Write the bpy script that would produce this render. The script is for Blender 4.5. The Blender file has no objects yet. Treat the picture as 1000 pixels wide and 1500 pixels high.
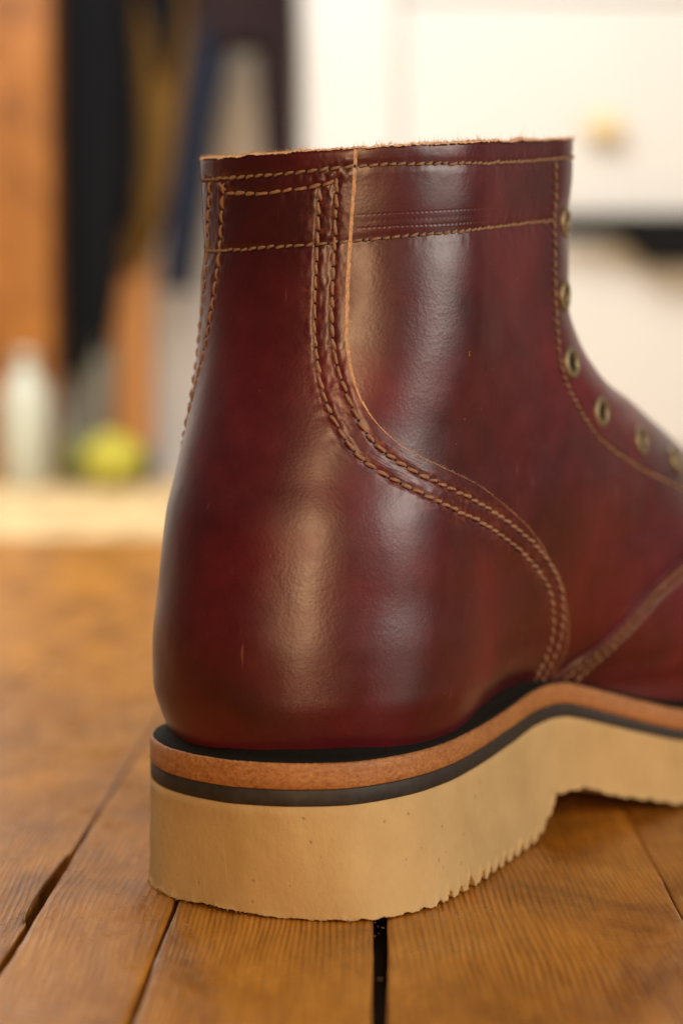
import bpy, math, random
import numpy as np
from mathutils import Vector, Matrix

# ------------------------------------------------------------------ scene, camera, world, lamps
scn = bpy.context.scene
COL = scn.collection
MM = 0.001
RAD = math.radians
random.seed(7)
rng = np.random.default_rng(11)

cam_d = bpy.data.cameras.new("camera")
cam = bpy.data.objects.new("camera", cam_d)
COL.objects.link(cam)
cam.location = (0, 0, 0.126)
cam.rotation_euler = (RAD(90 - 3.91), 0, 0)
cam_d.sensor_fit = 'VERTICAL'
cam_d.sensor_height = 36
cam_d.sensor_width = 24
cam_d.lens = 73.73
cam_d.clip_start = 0.01
cam_d.clip_end = 60
cam_d.dof.use_dof = True
cam_d.dof.focus_distance = 0.489
cam_d.dof.aperture_fstop = 6.7
scn.camera = cam

world = bpy.data.worlds.new("World")
scn.world = world
world.use_nodes = True
bgn = world.node_tree.nodes["Background"]
bgn.inputs[0].default_value = (1.0, 0.88, 0.70, 1)
bgn.inputs[1].default_value = 0.06

scn.view_settings.view_transform = 'Standard'
scn.view_settings.look = 'None'
scn.view_settings.exposure = 0.08
scn.view_settings.gamma = 1.0


def area(name, loc, target, sx, sy, power, color):
    l = bpy.data.lights.new(name, 'AREA')
    l.shape = 'RECTANGLE'
    l.size, l.size_y = sx, sy
    l.energy = power
    l.color = color
    o = bpy.data.objects.new(name, l)
    COL.objects.link(o)
    o.location = loc
    d = Vector(target) - Vector(loc)
    o.rotation_euler = d.to_track_quat('-Z', 'Y').to_euler()
    return o

# daylight window to the right of the boot, a little above it
area("window_light", (1.80, -0.24, 0.74), (0.0, 0.5, 0.1), 0.92, 0.80, 23, (1.0, 0.93, 0.82))
# warm lamp lit doorway behind the camera
area("doorway_light", (0.02, -1.9, 0.68), (0.0, 0.5, 0.09), 0.20, 1.30, 39, (1.0, 0.60, 0.31))
# ceiling lamp of the room, and an added unseen fill that brightens the far wall
area("ceiling_light", (-0.5, 0.9, 2.4), (-0.2, 0.8, 0.0), 1.2, 1.2, 20, (1.0, 0.90, 0.68))
area("wall_fill_light", (-0.30, 1.25, 1.35), (-0.1, 2.7, 0.25), 1.4, 0.8, 42, (0.94, 0.95, 0.93))


# ------------------------------------------------------------------ numeric helpers
def pchip(xs, ys, x):
    xs = np.asarray(xs, float); ys = np.asarray(ys, float)
    x = np.clip(np.asarray(x, float), xs[0], xs[-1])
    h = np.diff(xs); d = np.diff(ys) / h; m = np.zeros_like(ys)
    for i in range(1, len(xs) - 1):
        if d[i-1] * d[i] > 0:
            w1 = 2*h[i] + h[i-1]; w2 = h[i] + 2*h[i-1]
            m[i] = (w1 + w2) / (w1/d[i-1] + w2/d[i])
    m[0] = d[0]; m[-1] = d[-1]
    i = np.clip(np.searchsorted(xs, x) - 1, 0, len(xs) - 2)
    t = (x - xs[i]) / h[i]
    return ((2*t**3 - 3*t**2 + 1)*ys[i] + (t**3 - 2*t**2 + t)*h[i]*m[i]
            + (-2*t**3 + 3*t**2)*ys[i+1] + (t**3 - t**2)*h[i]*m[i+1])


_L = rng.random((256, 256))
def vnoise(x, y):
    """smooth value noise in -1..1"""
    x = np.asarray(x, float); y = np.asarray(y, float)
    xi = np.floor(x).astype(int); yi = np.floor(y).astype(int)
    fx = x - xi; fy = y - yi
    fx = fx*fx*(3 - 2*fx); fy = fy*fy*(3 - 2*fy)
    a = _L[xi % 256, yi % 256]; b = _L[(xi+1) % 256, yi % 256]
    c = _L[xi % 256, (yi+1) % 256]; d = _L[(xi+1) % 256, (yi+1) % 256]
    return ((a*(1-fx) + b*fx)*(1-fy) + (c*(1-fx) + d*fx)*fy)*2 - 1


def mesh_obj(name, verts, faces, mats, parent=None, smooth=True, mat_idx=None, uv=None):
    me = bpy.data.meshes.new(name)
    v = np.asarray(verts, float) * MM
    me.from_pydata(v.tolist(), [], faces if isinstance(faces, list) else faces.tolist())
    if not isinstance(mats, (list, tuple)):
        mats = [mats]
    for m in mats:
        me.materials.append(m)
    if mat_idx is not None:
        me.polygons.foreach_set("material_index", np.asarray(mat_idx, dtype=np.int32))
    me.polygons.foreach_set("use_smooth", np.full(len(me.polygons), smooth))
    if uv is not None:
        lay = me.uv_layers.new(name="UVMap")
        li = np.zeros(len(me.loops), dtype=np.int32)
        me.loops.foreach_get("vertex_index", li)
        lay.data.foreach_set("uv", (np.asarray(uv)[li] * 0.01).astype(np.float32).ravel())
    me.update()
    o = bpy.data.objects.new(name, me)
    COL.objects.link(o)
    if parent:
        o.parent = parent
    return o


def grid_faces(nr, nc, off=0, flip=False):
    r = np.arange(nr - 1)[:, None] * nc; c = np.arange(nc - 1)[None, :]
    a = (r + c).ravel() + off
    f = np.stack([a, a+1, a+nc+1, a+nc], 1)
    return f[:, ::-1] if flip else f


def empty(name, loc, rz=0):
    o = bpy.data.objects.new(name, None)
    COL.objects.link(o)
    o.location = loc
    o.rotation_euler = (0, 0, rz)
    o.empty_display_size = 0.03
    return o


def tag(o, label=None, cat=None, group=None, kind=None):
    if label: o["label"] = label
    if cat: o["category"] = cat
    if group: o["group"] = group
    if kind: o["kind"] = kind
    return o


# ------------------------------------------------------------------ materials
class NT:
    def __init__(s, name):
        s.m = bpy.data.materials.new(name)
        s.m.use_nodes = True
        s.t = s.m.node_tree
        s.b = s.t.nodes["Principled BSDF"]
        s.tc = None
    def n(s, kind, **kw):
        x = s.t.nodes.new(kind)
        for k, v in kw.items():
            if hasattr(x, k): setattr(x, k, v)
        return x
    def l(s, a, b): s.t.links.new(a, b)
    def coord(s, which="Object", scale=(1, 1, 1), rot=(0, 0, 0), rand=False):
        if s.tc is None: s.tc = s.n("ShaderNodeTexCoord")
        mp = s.n("ShaderNodeMapping")
        mp.inputs["Scale"].default_value = scale
        mp.inputs["Rotation"].default_value = rot
        s.l(s.tc.outputs[which], mp.inputs["Vector"])
        if rand:
            oi = s.n("ShaderNodeObjectInfo")
            mu = s.n("ShaderNodeMath", operation='MULTIPLY'); mu.inputs[1].default_value = 37.0
            s.l(oi.outputs["Random"], mu.inputs[0])
            s.l(mu.outputs[0], mp.inputs["Location"])
        return mp.outputs[0]
    def noise(s, vec, scale, detail=4, rough=.55, dist=0):
        x = s.n("ShaderNodeTexNoise")
        x.inputs["Scale"].default_value = scale
        x.inputs["Detail"].default_value = detail
        x.inputs["Roughness"].default_value = rough
        x.inputs["Distortion"].default_value = dist
        s.l(vec, x.inputs["Vector"])
        return x.outputs["Fac"]
    def vor(s, vec, scale, feature='F1'):
        x = s.n("ShaderNodeTexVoronoi"); x.feature = feature
        x.inputs["Scale"].default_value = scale
        s.l(vec, x.inputs["Vector"])
        return x.outputs["Distance"]
    def ramp(s, fac, stops):
        x = s.n("ShaderNodeValToRGB")
        e = x.color_ramp.elements
        while len(e) < len(stops): e.new(0.5)
        for el, (p, c) in zip(e, stops):
            el.position = p
            el.color = (*c, 1) if isinstance(c, (tuple, list)) else (c, c, c, 1)
        s.l(fac, x.inputs[0])
        return x.outputs[0]
    def mix(s, fac, a, b, mode='MIX'):
        x = s.n("ShaderNodeMix", data_type='RGBA'); x.blend_type = mode
        for sock, v in ((x.inputs[0], fac), (x.inputs[6], a), (x.inputs[7], b)):
            if hasattr(v, "links") or hasattr(v, "is_linked"): s.l(v, sock)
            elif isinstance(v, (tuple, list)): sock.default_value = (*v, 1)
            else: sock.default_value = v
        return x.outputs[2]
    def math(s, op, a, b=0.0):
        x = s.n("ShaderNodeMath", operation=op)
        for sock, v in ((x.inputs[0], a), (x.inputs[1], b)):
            if hasattr(v, "is_linked"): s.l(v, sock)
            else: sock.default_value = v
        return x.outputs[0]
    def bump(s, h, strength, dist=0.001, prev=None):
        x = s.n("ShaderNodeBump")
        x.inputs["Strength"].default_value = strength
        x.inputs["Distance"].default_value = dist
        s.l(h, x.inputs["Height"])
        if prev is not None: s.l(prev, x.inputs["Normal"])
        return x.outputs[0]
    def set(s, key, v):
        i = s.b.inputs[key]
        if hasattr(v, "is_linked"): s.l(v, i)
        elif isinstance(v, (tuple, list)) and len(v) == 3: i.default_value = (*v, 1)
        else: i.default_value = v


def leather_mat():
    s = NT("oxblood_leather")
    v = s.coord("Object")
    big = s.noise(v, 28, 3, .5, .4)
    med = s.noise(v, 130, 5, .6)
    fine = s.noise(v, 900, 3, .6)
    c = s.ramp(big, [(.30, (.042, .0030, .0066)), (.52, (.082, .0044, .0104)), (.74, (.138, .0060, .0150))])
    c2 = s.ramp(med, [(.25, (.55, .55, .55)), (.75, (1.15, 1.15, 1.15))])
    c = s.mix(.45, c, c2, 'MULTIPLY')
    # tiny pale flecks of dust
    dv = s.vor(v, 210)
    fl = s.ramp(dv, [(.0, 1.0), (.035, 1.0), (.05, 0.0), (1, 0.0)])
    msk = s.ramp(s.noise(v, 90, 2), [(.60, 0.0), (.66, 1.0)])
    flm = s.math('MULTIPLY', fl, msk)
    c = s.mix(s.math('MULTIPLY', flm, .55), c, (.42, .20, .10))
    s.set("Base Color", c)
    r = s.ramp(med, [(.2, .33), (.8, .45)])
    s.set("Roughness", r)
    s.set("Specular IOR Level", .62)
    s.set("Coat Weight", .12); s.set("Coat Roughness", .30); s.set("Coat IOR", 1.45)
    # rubbed leather along the seams
    at_ = s.n("ShaderNodeAttribute"); at_.attribute_name = "wear"
    wn = s.ramp(s.noise(v, 620, 4, .7), [(.46, 0.0), (.62, 1.0)])
    wf = s.math('MULTIPLY', at_.outputs["Fac"], wn)
    c = s.mix(s.math('MULTIPLY', wf, .55), c, (.30, .085, .045))
    # a few long fine scratches
    sc = s.noise(s.coord("Object", (1, 1, .12), (.5, .35, 0)), 520, 2, .5)
    scm = s.math('MULTIPLY', s.ramp(sc, [(.70, 0.0), (.735, 1.0)]), s.ramp(s.noise(v, 38, 2), [(.5, 0.0), (.62, 1.0)]))
    c = s.mix(s.math('MULTIPLY', scm, .5), c, (.26, .09, .06))
    s.l(c, s.b.inputs["Base Color"])
    # pebbled grain
    vd = s.mix(.12, v, s.n("ShaderNodeTexNoise").outputs["Color"])
    g = s.vor(v, 1150)
    gr = s.math('ADD', s.math('MULTIPLY', g, .55), s.math('MULTIPLY', fine, .8))
    gm = s.ramp(s.noise(v, 45, 3), [(.35, .25), (.7, 1.0)])
    gr = s.math('MULTIPLY', gr, gm)
    b1 = s.bump(s.noise(v, 75, 3, .5), .06, .0030)
    b2 = s.bump(gr, .20, .0003, b1)
    # needle marks of the sewing machine: two faint dotted lines below the cuff
    sep = s.n("ShaderNodeSeparateXYZ")
    s.l(s.tc.outputs["UV"], sep.inputs[0])
    t, w = sep.outputs[0], sep.outputs[1]
    tot = None
    for wc, width, amp in ((1.5640, .0042, 1.0), (1.592, .0035, .6), (1.578, .006, .35)):
        wv = s.math('ADD', w, s.math('MULTIPLY', s.math('SUBTRACT', t, .67), -.004))
        dd = s.math('ABSOLUTE', s.math('SUBTRACT', wv, wc))
        ln = s.math('MAXIMUM', s.math('SUBTRACT', 1.0, s.math('DIVIDE', dd, width)), 0.0)
        sn = s.math('ADD', s.math('MULTIPLY', s.math('SINE', s.math('MULTIPLY', t, 520)), .4), .6)
        ln = s.math('MULTIPLY', s.math('MULTIPLY', ln, sn), amp)
        tot = ln if tot is None else s.math('ADD', tot, ln)
    m1 = s.math('MAXIMUM', s.math('SUBTRACT', 1.0, s.math('POWER', s.math('ABSOLUTE', s.math('DIVIDE', s.math('SUBTRACT', t, .45), .24)), 4.0)), 0.0)
    tot = s.math('MULTIPLY', tot, m1)
    b3 = s.bump(s.math('MULTIPLY', tot, -1.0), .45, .0003, b2)
    s.l(b3, s.b.inputs["Normal"])
    s.l(b1, s.b.inputs["Coat Normal"])
    return s.m


def simple(name, col, rough=.6, nscale=300, var=.25, bump=.2, bdist=.0003, **kw):
    s = NT(name)
    v = s.coord("Object")
    n = s.noise(v, nscale, 5, .6)
    lo = tuple(max(0, x*(1-var)) for x in col); hi = tuple(x*(1+var) for x in col)
    s.set("Base Color", s.ramp(n, [(.25, lo), (.75, hi)]))
    s.set("Roughness", rough)
    for k, val in kw.items(): s.set(k.replace("_", " "), val)
    if bump: s.l(s.bump(n, bump, bdist), s.b.inputs["Normal"])
    return s.m


def crepe_mat():
    s = NT("cream_crepe_rubber")
    v = s.coord("Object")
    n1 = s.noise(v, 60, 4, .6)
    n2 = s.noise(s.coord("Object", (1, 1, .35)), 900, 4, .6)
    c = s.ramp(n1, [(.25, (.44, .312, .142)), (.75, (.54, .398, .196))])
    # small pits
    pv = s.vor(v, 330)
    pit = s.ramp(pv, [(.0, 1.0), (.09, 1.0), (.15, 0.0), (1, 0.0)])
    pm = s.ramp(s.noise(v, 110, 3, .6), [(.54, 0.0), (.62, 1.0)])
    pit = s.math('MULTIPLY', pit, pm)
    c = s.mix(s.math('MULTIPLY', pit, .35), c, (.26, .15, .06))
    s.set("Base Color", c)
    s.set("Roughness", .72)
    s.set("Specular IOR Level", .3)
    h = s.math('SUBTRACT', s.math('MULTIPLY', n2, .35), pit)
    b = s.bump(h, .6, .0005, s.bump(s.noise(s.coord("Object", (1, 1, .8)), 300, 5, .7), .32, .0009))
    s.l(b, s.b.inputs["Normal"])
    return s.m


def veg_leather_mat():
    s = NT("tan_midsole_leather")
    v = s.coord("Object", (1, 1, 1.6))
    n = s.noise(v, 700, 6, .75)
    n2 = s.noise(v, 60, 3)
    c = s.ramp(n, [(.28, (.20, .060, .018)), (.5, (.36, .160, .050)), (.72, (.50, .26, .10))])
    c = s.mix(.35, c, s.ramp(n2, [(.3, (.6, .5, .4)), (.7, (1.15, 1.1, 1))]), 'MULTIPLY')
    s.set("Base Color", c); s.set("Roughness", .5)
    s.l(s.bump(n, .45, .0004), s.b.inputs["Normal"])
    return s.m


def wood_mat(name, dark, mid, light, worn=.35, rough=(.20, .46), rot=0):
    s = NT(name)
    R = (0, 0, rot)
    base = s.coord("Object", (1, 1, 1), R, rand=True)
    st = s.coord("Object", (1, .06, 1), R, rand=True)
    warp = s.noise(s.coord("Object", (1, .30, 1), R, rand=True), 9, 3, .5)
    # growth rings: bands across the board, bent by a slow noise
    sx = s.n("ShaderNodeSeparateXYZ"); s.l(base, sx.inputs[0])
    ph = s.math('ADD', s.math('MULTIPLY', sx.outputs[0], 4300), s.math('MULTIPLY', warp, 150))
    ring = s.math('ADD', s.math('MULTIPLY', s.math('SINE', ph), .5), .5)
    ring = s.math('POWER', ring, 1.7)
    fib = s.noise(st, 900, 4, .65)
    blot = s.noise(s.coord('Object', (1, .45, 1), R, rand=True), 24, 5, .68, .8)
    ringm = s.ramp(s.noise(base, 16, 3), [(.35, .15), (.65, .9)])
    g = s.math('ADD', s.math('MULTIPLY', s.math('MULTIPLY', ring, ringm), .36), s.math('MULTIPLY', fib, .80))
    c = s.ramp(g, [(.22, light), (.50, mid), (.86, dark)])
    bl = s.ramp(blot, [(.30, (.34, .29, .26)), (.46, (.80, .76, .72)), (.60, (1.05, 1.05, 1.0)), (.78, (1.35, 1.32, 1.25))])
    c = s.mix(1.0, c, bl, 'MULTIPLY')
    # rubbed pale flecks and scuffs
    wn = s.noise(s.coord("Object", (1, .35, 1), R, rand=True), 160, 5, .7)
    wm = s.ramp(wn, [(.64, 0.0), (.74, 1.0)])
    c = s.mix(s.math('MULTIPLY', wm, worn), c, (.62, .38, .14))
    # dark dents and dirt
    dn = s.noise(s.coord("Object", (1, .5, 1), R, rand=True), 48, 4, .6)
    dm = s.ramp(dn, [(.66, 0.0), (.78, 1.0)])
    c = s.mix(s.math('MULTIPLY', dm, .5), c, (.06, .03, .012))
    s.set("Base Color", c)
    s.set("Roughness", s.ramp(s.noise(base, 55, 4, .6), [(.25, rough[0]), (.75, rough[1])]))
    s.set("Specular IOR Level", .38)
    b = s.bump(g, .5, .0005, s.bump(blot, .25, .0025))
    b = s.bump(wn, .2, .0006, b)
    s.l(b, s.b.inputs["Normal"])
    return s.m


M_leather = leather_mat()
M_crepe = crepe_mat()
M_veg = veg_leather_mat()
M_black = simple("black_midsole_rubber", (.020, .018, .016), .62, 500, .5, .25)
M_welt = simple("dyed_welt_and_crease_shade", (.003, .0025, .0022), .85, 500, .4, .5, .0005, Specular_IOR_Level=.25)
M_raw = simple("raw_cut_leather_edge", (.55, .31, .15), .85, 900, .45, .7, .0006)
M_rim = simple("raw_collar_rim", (.60, .36, .19), .9, 900, .4, .7, .0006)
M_lining = simple("tan_lining_leather", (.38, .22, .11), .75, 500, .25, .3)
M_thread = simple("brown_waxed_thread", (.27, .155, .092), .7, 1500, .35, .4, .0002)
M_thread2 = simple("olive_brown_thread", (.23, .145, .085), .7, 1500, .35, .4, .0002)
M_fuzz = simple("leather_fibre", (.62, .36, .17), .9, 900, .2, 0)
M_brass = simple("aged_brass", (.24, .20, .12), .5, 400, .25, .1, Metallic=.75)
M_tongue = simple("dark_tongue_leather", (.05, .012, .012), .5, 300, .3, .3)
M_hole = simple("dark_eyelet_hole", (.006, .006, .004), .9, 300, .2, 0)
M_hole2 = simple("needle_hole", (.010, .003, .003), .9, 300, .2, 0)
M_plank = wood_mat("honey_pine_plank", (.15, .052, .006), (.40, .155, .015), (.53, .235, .035))
M_grit = simple("pale_grit", (.42, .27, .13), .9, 900, .5, 0)
M_pale = wood_mat("light_band_board", (.52, .34, .16), (.70, .50, .26), (.80, .60, .34), .2, (.4, .6), rot=RAD(90))

# ------------------------------------------------------------------ boot body: horizontal slices of the last
# height, back u, front u, half width heel / waist / ball, centre shift, back rounding, front rounding
T = np.array([
 [20,  12, 262, 28, 22, 36.5, -5, 33, 85],
 [30,  9.5, 268, 28.5, 22, 38, -5, 33, 85],
 [37,  6.7, 273, 30.9, 22.5, 39.5, -5, 34, 85],
 [43,  4.7, 276, 34.2, 25.5, 42.3, -5, 35, 85],
 [50,  3.3, 276, 36.5, 30, 43.3, -4, 36, 85],
 [60,  3.0, 272, 36.8, 34, 42.5, -3, 37, 85],
 [75,  4.5, 255, 36.0, 37, 39, -2, 38, 82],
 [90, 6.8, 238, 36.0, 38, 35, -1, 39, 78],
 [100, 10.2, 225, 36.0, 37, 33, 0, 39, 76],
 [107, 12.7, 209, 36.3, 36.5, 32, 0, 39, 70],
 [113, 15.0, 192, 36.6, 36, 32, 0, 39, 63],
 [118, 16.9, 176, 37, 35.5, 34, 0, 39, 56],
 [125, 19.1, 156, 37.3, 35, 34, 0, 39, 48],
 [132, 20.8, 142, 37.5, 34.5, 34, 0, 39, 40],
 [140, 22, 134.5, 37.7, 34, 34, 0, 39, 35],
 [152, 22.5, 134, 38, 34, 34, 0, 39, 33],
 [166, 22.2, 134, 38, 34, 34, 0, 39, 32],
 [180, 21.0, 134, 37.5, 33.5, 34, 0, 39, 32]])
PH = np.linspace(0, 1, 721)


def tilt(w):
    s = np.clip((w - 120) / 53, 0, 1)
    return .105 * s*s*(3 - 2*s)


_cache = {}
def slice_at(w, side):
    key = (round(w, 3), side)
    if key in _cache: return _cache[key]
    ub, uf, bh, bw, bb, vc, Lb, Lf = [float(pchip(T[:, 0], T[:, k], w)) for k in range(1, 9)]
    u = ub + (uf - ub)*(1 - np.cos(math.pi*PH))/2
    B = pchip([0, 48, 105, 185, 300], [bh, bh, bw, bb, bb*.95], u)
    r1 = np.sqrt(np.clip(1 - np.clip(1 - (u - ub)/Lb, 0, 1)**2, 0, 1))
    r2 = np.sqrt(np.clip(1 - np.clip(1 - (uf - u)/Lf, 0, 1)**2, 0, 1))
    c = pchip([0, 40, 105, 185, 300], [0, 0, vc, vc*.4, 0], u)
    v = side*B*r1*r2 + c
    s = np.r_[0, np.cumsum(np.hypot(np.diff(u), np.diff(v)))]
    _cache[key] = (u, v, s)
    return _cache[key]


def tmax(w):
    return min(slice_at(w, 1)[2][-1], slice_at(w, -1)[2][-1])


def row(t, w):
    """points of the body at arc lengths t (mm from the centre back, + = medial side) at height w"""
    t = np.asarray(t, float)
    out = np.zeros(t.shape + (3,))
    for side in (1, -1):
        u, v, s = slice_at(w, side)
        m = t >= 0 if side == 1 else t < 0
        if m.any():
            a = np.abs(t[m])
            out[m, 0] = np.interp(a, s, u); out[m, 1] = -np.interp(a, s, v)
    out[..., 2] = w + tilt(w)*out[..., 0]
    return out


def row_pn(t, w):
    p = row(t, w)
    ta = row(t - .6, w); tb = row(t + .6, w)
    wa = row(t, w - .6); wb = row(t, w + .6)
    n = np.cross(tb - ta, wb - wa)
    n /= np.linalg.norm(n, axis=-1, keepdims=True) + 1e-12
    # outward: away from the axis of the foot
    c = p.copy(); c[..., 0] = np.clip(p[..., 0], 45, 190); c[..., 1] *= 0
    c[..., 2] = np.minimum(w - 5, 90)
    sgn = np.sign(((p - c)*n).sum(-1, keepdims=True)); sgn[sgn == 0] = 1
    n = n*sgn
    # slow unevenness of hand lasted leather
    d = .55*vnoise(t/30 + 40, np.full_like(t, w/30 + 9)) + .12*vnoise(t/9 + 3, np.full_like(t, w/11 + 70))
    d = d + (.0005*max(0.0, w - 138)**2 - .22*max(0.0, min(1.0, (w - 138)/20)))
    lowline = 153.4 + .035*np.maximum(t - 20, 0)
    d = d - .55*np.exp(-((w - lowline)/4.5)**2)*np.clip((np.abs(t) - 12)/14, .25, 1)
    # the ankle: a soft hollow over the counter and a rounder bone on the quarter
    d = d + .9*np.exp(-((t - 40)/17)**2 - ((w - 131)/15)**2) - .6*np.exp(-((t - 44)/20)**2 - ((w - 103)/10)**2)
    d = d + .7*np.exp(-((t - 52)/22)**2 - ((w - 84)/13)**2)
    return p + n*d[..., None], n


def pt(t, w):
    p, n = row_pn(np.array([t]), w)
    return p[0], n[0]


def seg_dist(t, w, path):
    """distance in (t, w) from points to a polyline"""
    path = np.asarray(path, float)
    best = np.full(t.shape, 1e9)
    lo, hi = path.min(0) - 6, path.max(0) + 6
    m = (t > lo[0]) & (t < hi[0]) & (w > lo[1]) & (w < hi[1])
    if not m.any(): return best
    tm, wm = t[m], w[m]
    b = np.full(tm.shape, 1e9)
    for a, c in zip(path[:-1], path[1:]):
        d = c - a; L = (d*d).sum() + 1e-9
        k = np.clip(((tm - a[0])*d[0] + (wm - a[1])*d[1])/L, 0, 1)
        b = np.minimum(b, np.hypot(tm - a[0] - k*d[0], wm - a[1] - k*d[1]))
    best[m] = b
    return best


def smooth_path(pts, step=1.2):
    """Catmull-Rom through (t, w) points, resampled evenly"""
    p = np.asarray(pts, float)
    P = np.vstack([2*p[0] - p[1], p, 2*p[-1] - p[-2]])
    out = []
    for i in range(1, len(P) - 2):
        for k in np.linspace(0, 1, 12, endpoint=False):
            a, b, c, d = P[i-1], P[i], P[i+1], P[i+2]
            out.append(.5*((2*b) + (c-a)*k + (2*a-5*b+4*c-d)*k*k + (3*b-a-3*c+d)*k**3))
    out.append(P[-2])
    q = np.array(out)
    s = np.r_[0, np.cumsum(np.hypot(*np.diff(q, axis=0).T))]
    n = max(2, int(round(s[-1]/step)) + 1)
    x = np.linspace(0, s[-1], n)
    return np.stack([np.interp(x, s, q[:, 0]), np.interp(x, s, q[:, 1])], 1)


# ---- seam lines, as (t, w)
edge_m = [(23.7, 176), (23.3, 170), (22.5, 161), (21.8, 152), (21.4, 144), (21.7, 135), (23.6, 126.3), (27, 119.2), (32, 113.4), (40.5, 107.6), (52.5, 103),
          (68.5, 98.2), (83, 92.7), (97.5, 85.8), (111, 77), (124, 67), (133, 57), (137.6, 48), (137.5, 41), (132, 33)]
edge_l = [(-25.8, 176), (-25.4, 170), (-25.3, 161), (-26.4, 152), (-28.6, 144), (-31.5, 136), (-34.5, 127), (-38.5, 118.5), (-45, 111.5), (-55, 106),
          (-68, 101), (-84, 95.5), (-99, 88), (-112, 79), (-124, 68), (-131, 57), (-132, 46), (-128, 33)]
st_m1 = [(14.6, 165.5), (14.1, 156), (13.6, 147), (13.8, 137), (15.4, 127.8), (18.6, 119), (23.4, 111.6), (30, 105), (40, 99.6), (53, 94.8), (71.5, 89.3),
         (86.5, 84), (101.5, 77), (113, 69.8), (121, 62), (126.5, 53.5), (129.6, 46), (130, 38)]
st_m2 = [(18.7, 167.5), (18.1, 156), (17.6, 147), (17.8, 137), (19.3, 129), (22.6, 121.2), (27, 114.2), (33, 108), (43.5, 102.2), (56.5, 97.8),
         (73.5, 92.7), (88.5, 87.2), (105, 79.6), (117.3, 71.2), (125.5, 62.8), (130.4, 54.5), (133.2, 46.5), (133.4, 38)]
st_l1 = [(-19.0, 168.6), (-20.4, 163), (-22.3, 154), (-24.4, 144.5), (-27.5, 136), (-30.5, 127), (-34.2, 118), (-40, 110), (-49, 103.5), (-62, 98.5), (-78, 93), (-93, 86.5),
         (-107, 77.5), (-118, 67), (-126, 56), (-127, 46)]
st_l2 = [(-12.6, 168.0), (-13.5, 163), (-15.0, 153.5), (-17, 144.5), (-19.8, 136), (-23.5, 127), (-28.2, 117.5), (-34.5, 108.5), (-43.5, 101.5), (-56, 96), (-73, 90.5), (-88, 84),
         (-101, 75.5), (-112, 65), (-121, 55), (-122, 46)]
box_h = [(-12.0, 165.6), (-5, 165.1), (2.3, 164.9), (9, 165.4), (14.5, 165.9), (18.4, 166.6)]
top_b = [(-24.6, 168.9), (-16, 168.9), (-8, 168.9), (2.5, 169), (13, 169.4), (22.8, 169.8)]
top_m = [(23.5, 169.9), (34, 169.7), (56, 169.0), (83, 169.0), (106, 169.4), (125, 169.6)]
low_b = [(-25.0, 152.6), (-16, 152.5), (-6, 152.6), (2.2, 152.8), (14, 153.1), (21.2, 153.4)]
low_m = [(21.9, 153.5), (38, 154.2), (55.5, 154.9), (76, 155.5), (99.3, 156.0)]
top_l = [(-t, w) for t, w in top_m[1:]]; top_l.insert(0, (-25.9, 169))
low_l = [(-t, w) for t, w in low_m[1:]]; low_l.insert(0, (-27.2, 152.8))
fac_m = [(99.6, 168.6), (100.2, 160), (100.0, 152), (100.1, 145), (101.6, 136), (105, 126), (115, 116.5), (128.5, 107.9), (152.5, 100), (182, 93.0), (203, 88.5)]
fac_l = [(-t, w) for t, w in fac_m]
fedge = [(126.5, 176), (126, 156), (126.5, 145), (129, 136), (136.5, 130), (146.5, 125), (166, 118), (187, 112.5), (207, 105.5), (221, 100), (235, 95.5)]
vamp_e = [(122, 24), (128, 36), (140.5, 43.4), (145.5, 46.6), (150.5, 50.6), (156, 56), (162.7, 61.9), (171, 67.7), (185, 72.6), (204, 78), (224, 83), (246, 88)]
vst_1 = [(141, 41.3), (146.5, 44.6), (151.5, 48.4), (157, 53.8), (163.7, 59.6), (172, 65.4), (186, 70.4), (205, 75.8), (224, 80.8)]
vst_2 = [(143, 38.8), (148.2, 42.2), (153, 46), (158.5, 51.4), (165.2, 57.3), (173.5, 63.1), (187.5, 68.1), (206, 73.6), (224, 78.6)]


def fn_of_w(path):
    p = sorted(((w, t) for t, w in path))
    xs = [a[0] for a in p]; ys = [a[1] for a in p]
    return lambda w: float(pchip(xs, ys, w))


em, el_, fe, ve = fn_of_w(edge_m), fn_of_w(edge_l), fn_of_w(fedge), fn_of_w(vamp_e)

boot = empty("boot", (0, 0, 0), RAD(55))
TH = RAD(35)
bx0 = -8 - 40*math.sin(TH); by0 = 512 - 40*math.cos(TH)
boot.location = (bx0*MM, by0*MM, 0)
tag(boot, "burgundy leather lace-up boot without laces on a cream wedge sole, seen from the heel", "boot")
# points above are local: x forward, y towards the lateral side, z up


def top_rag(t):
    return .16*vnoise(t*.3 + 5, t*0 + 2) + .12*vnoise(t*1.7, t*0 + 31)


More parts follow.
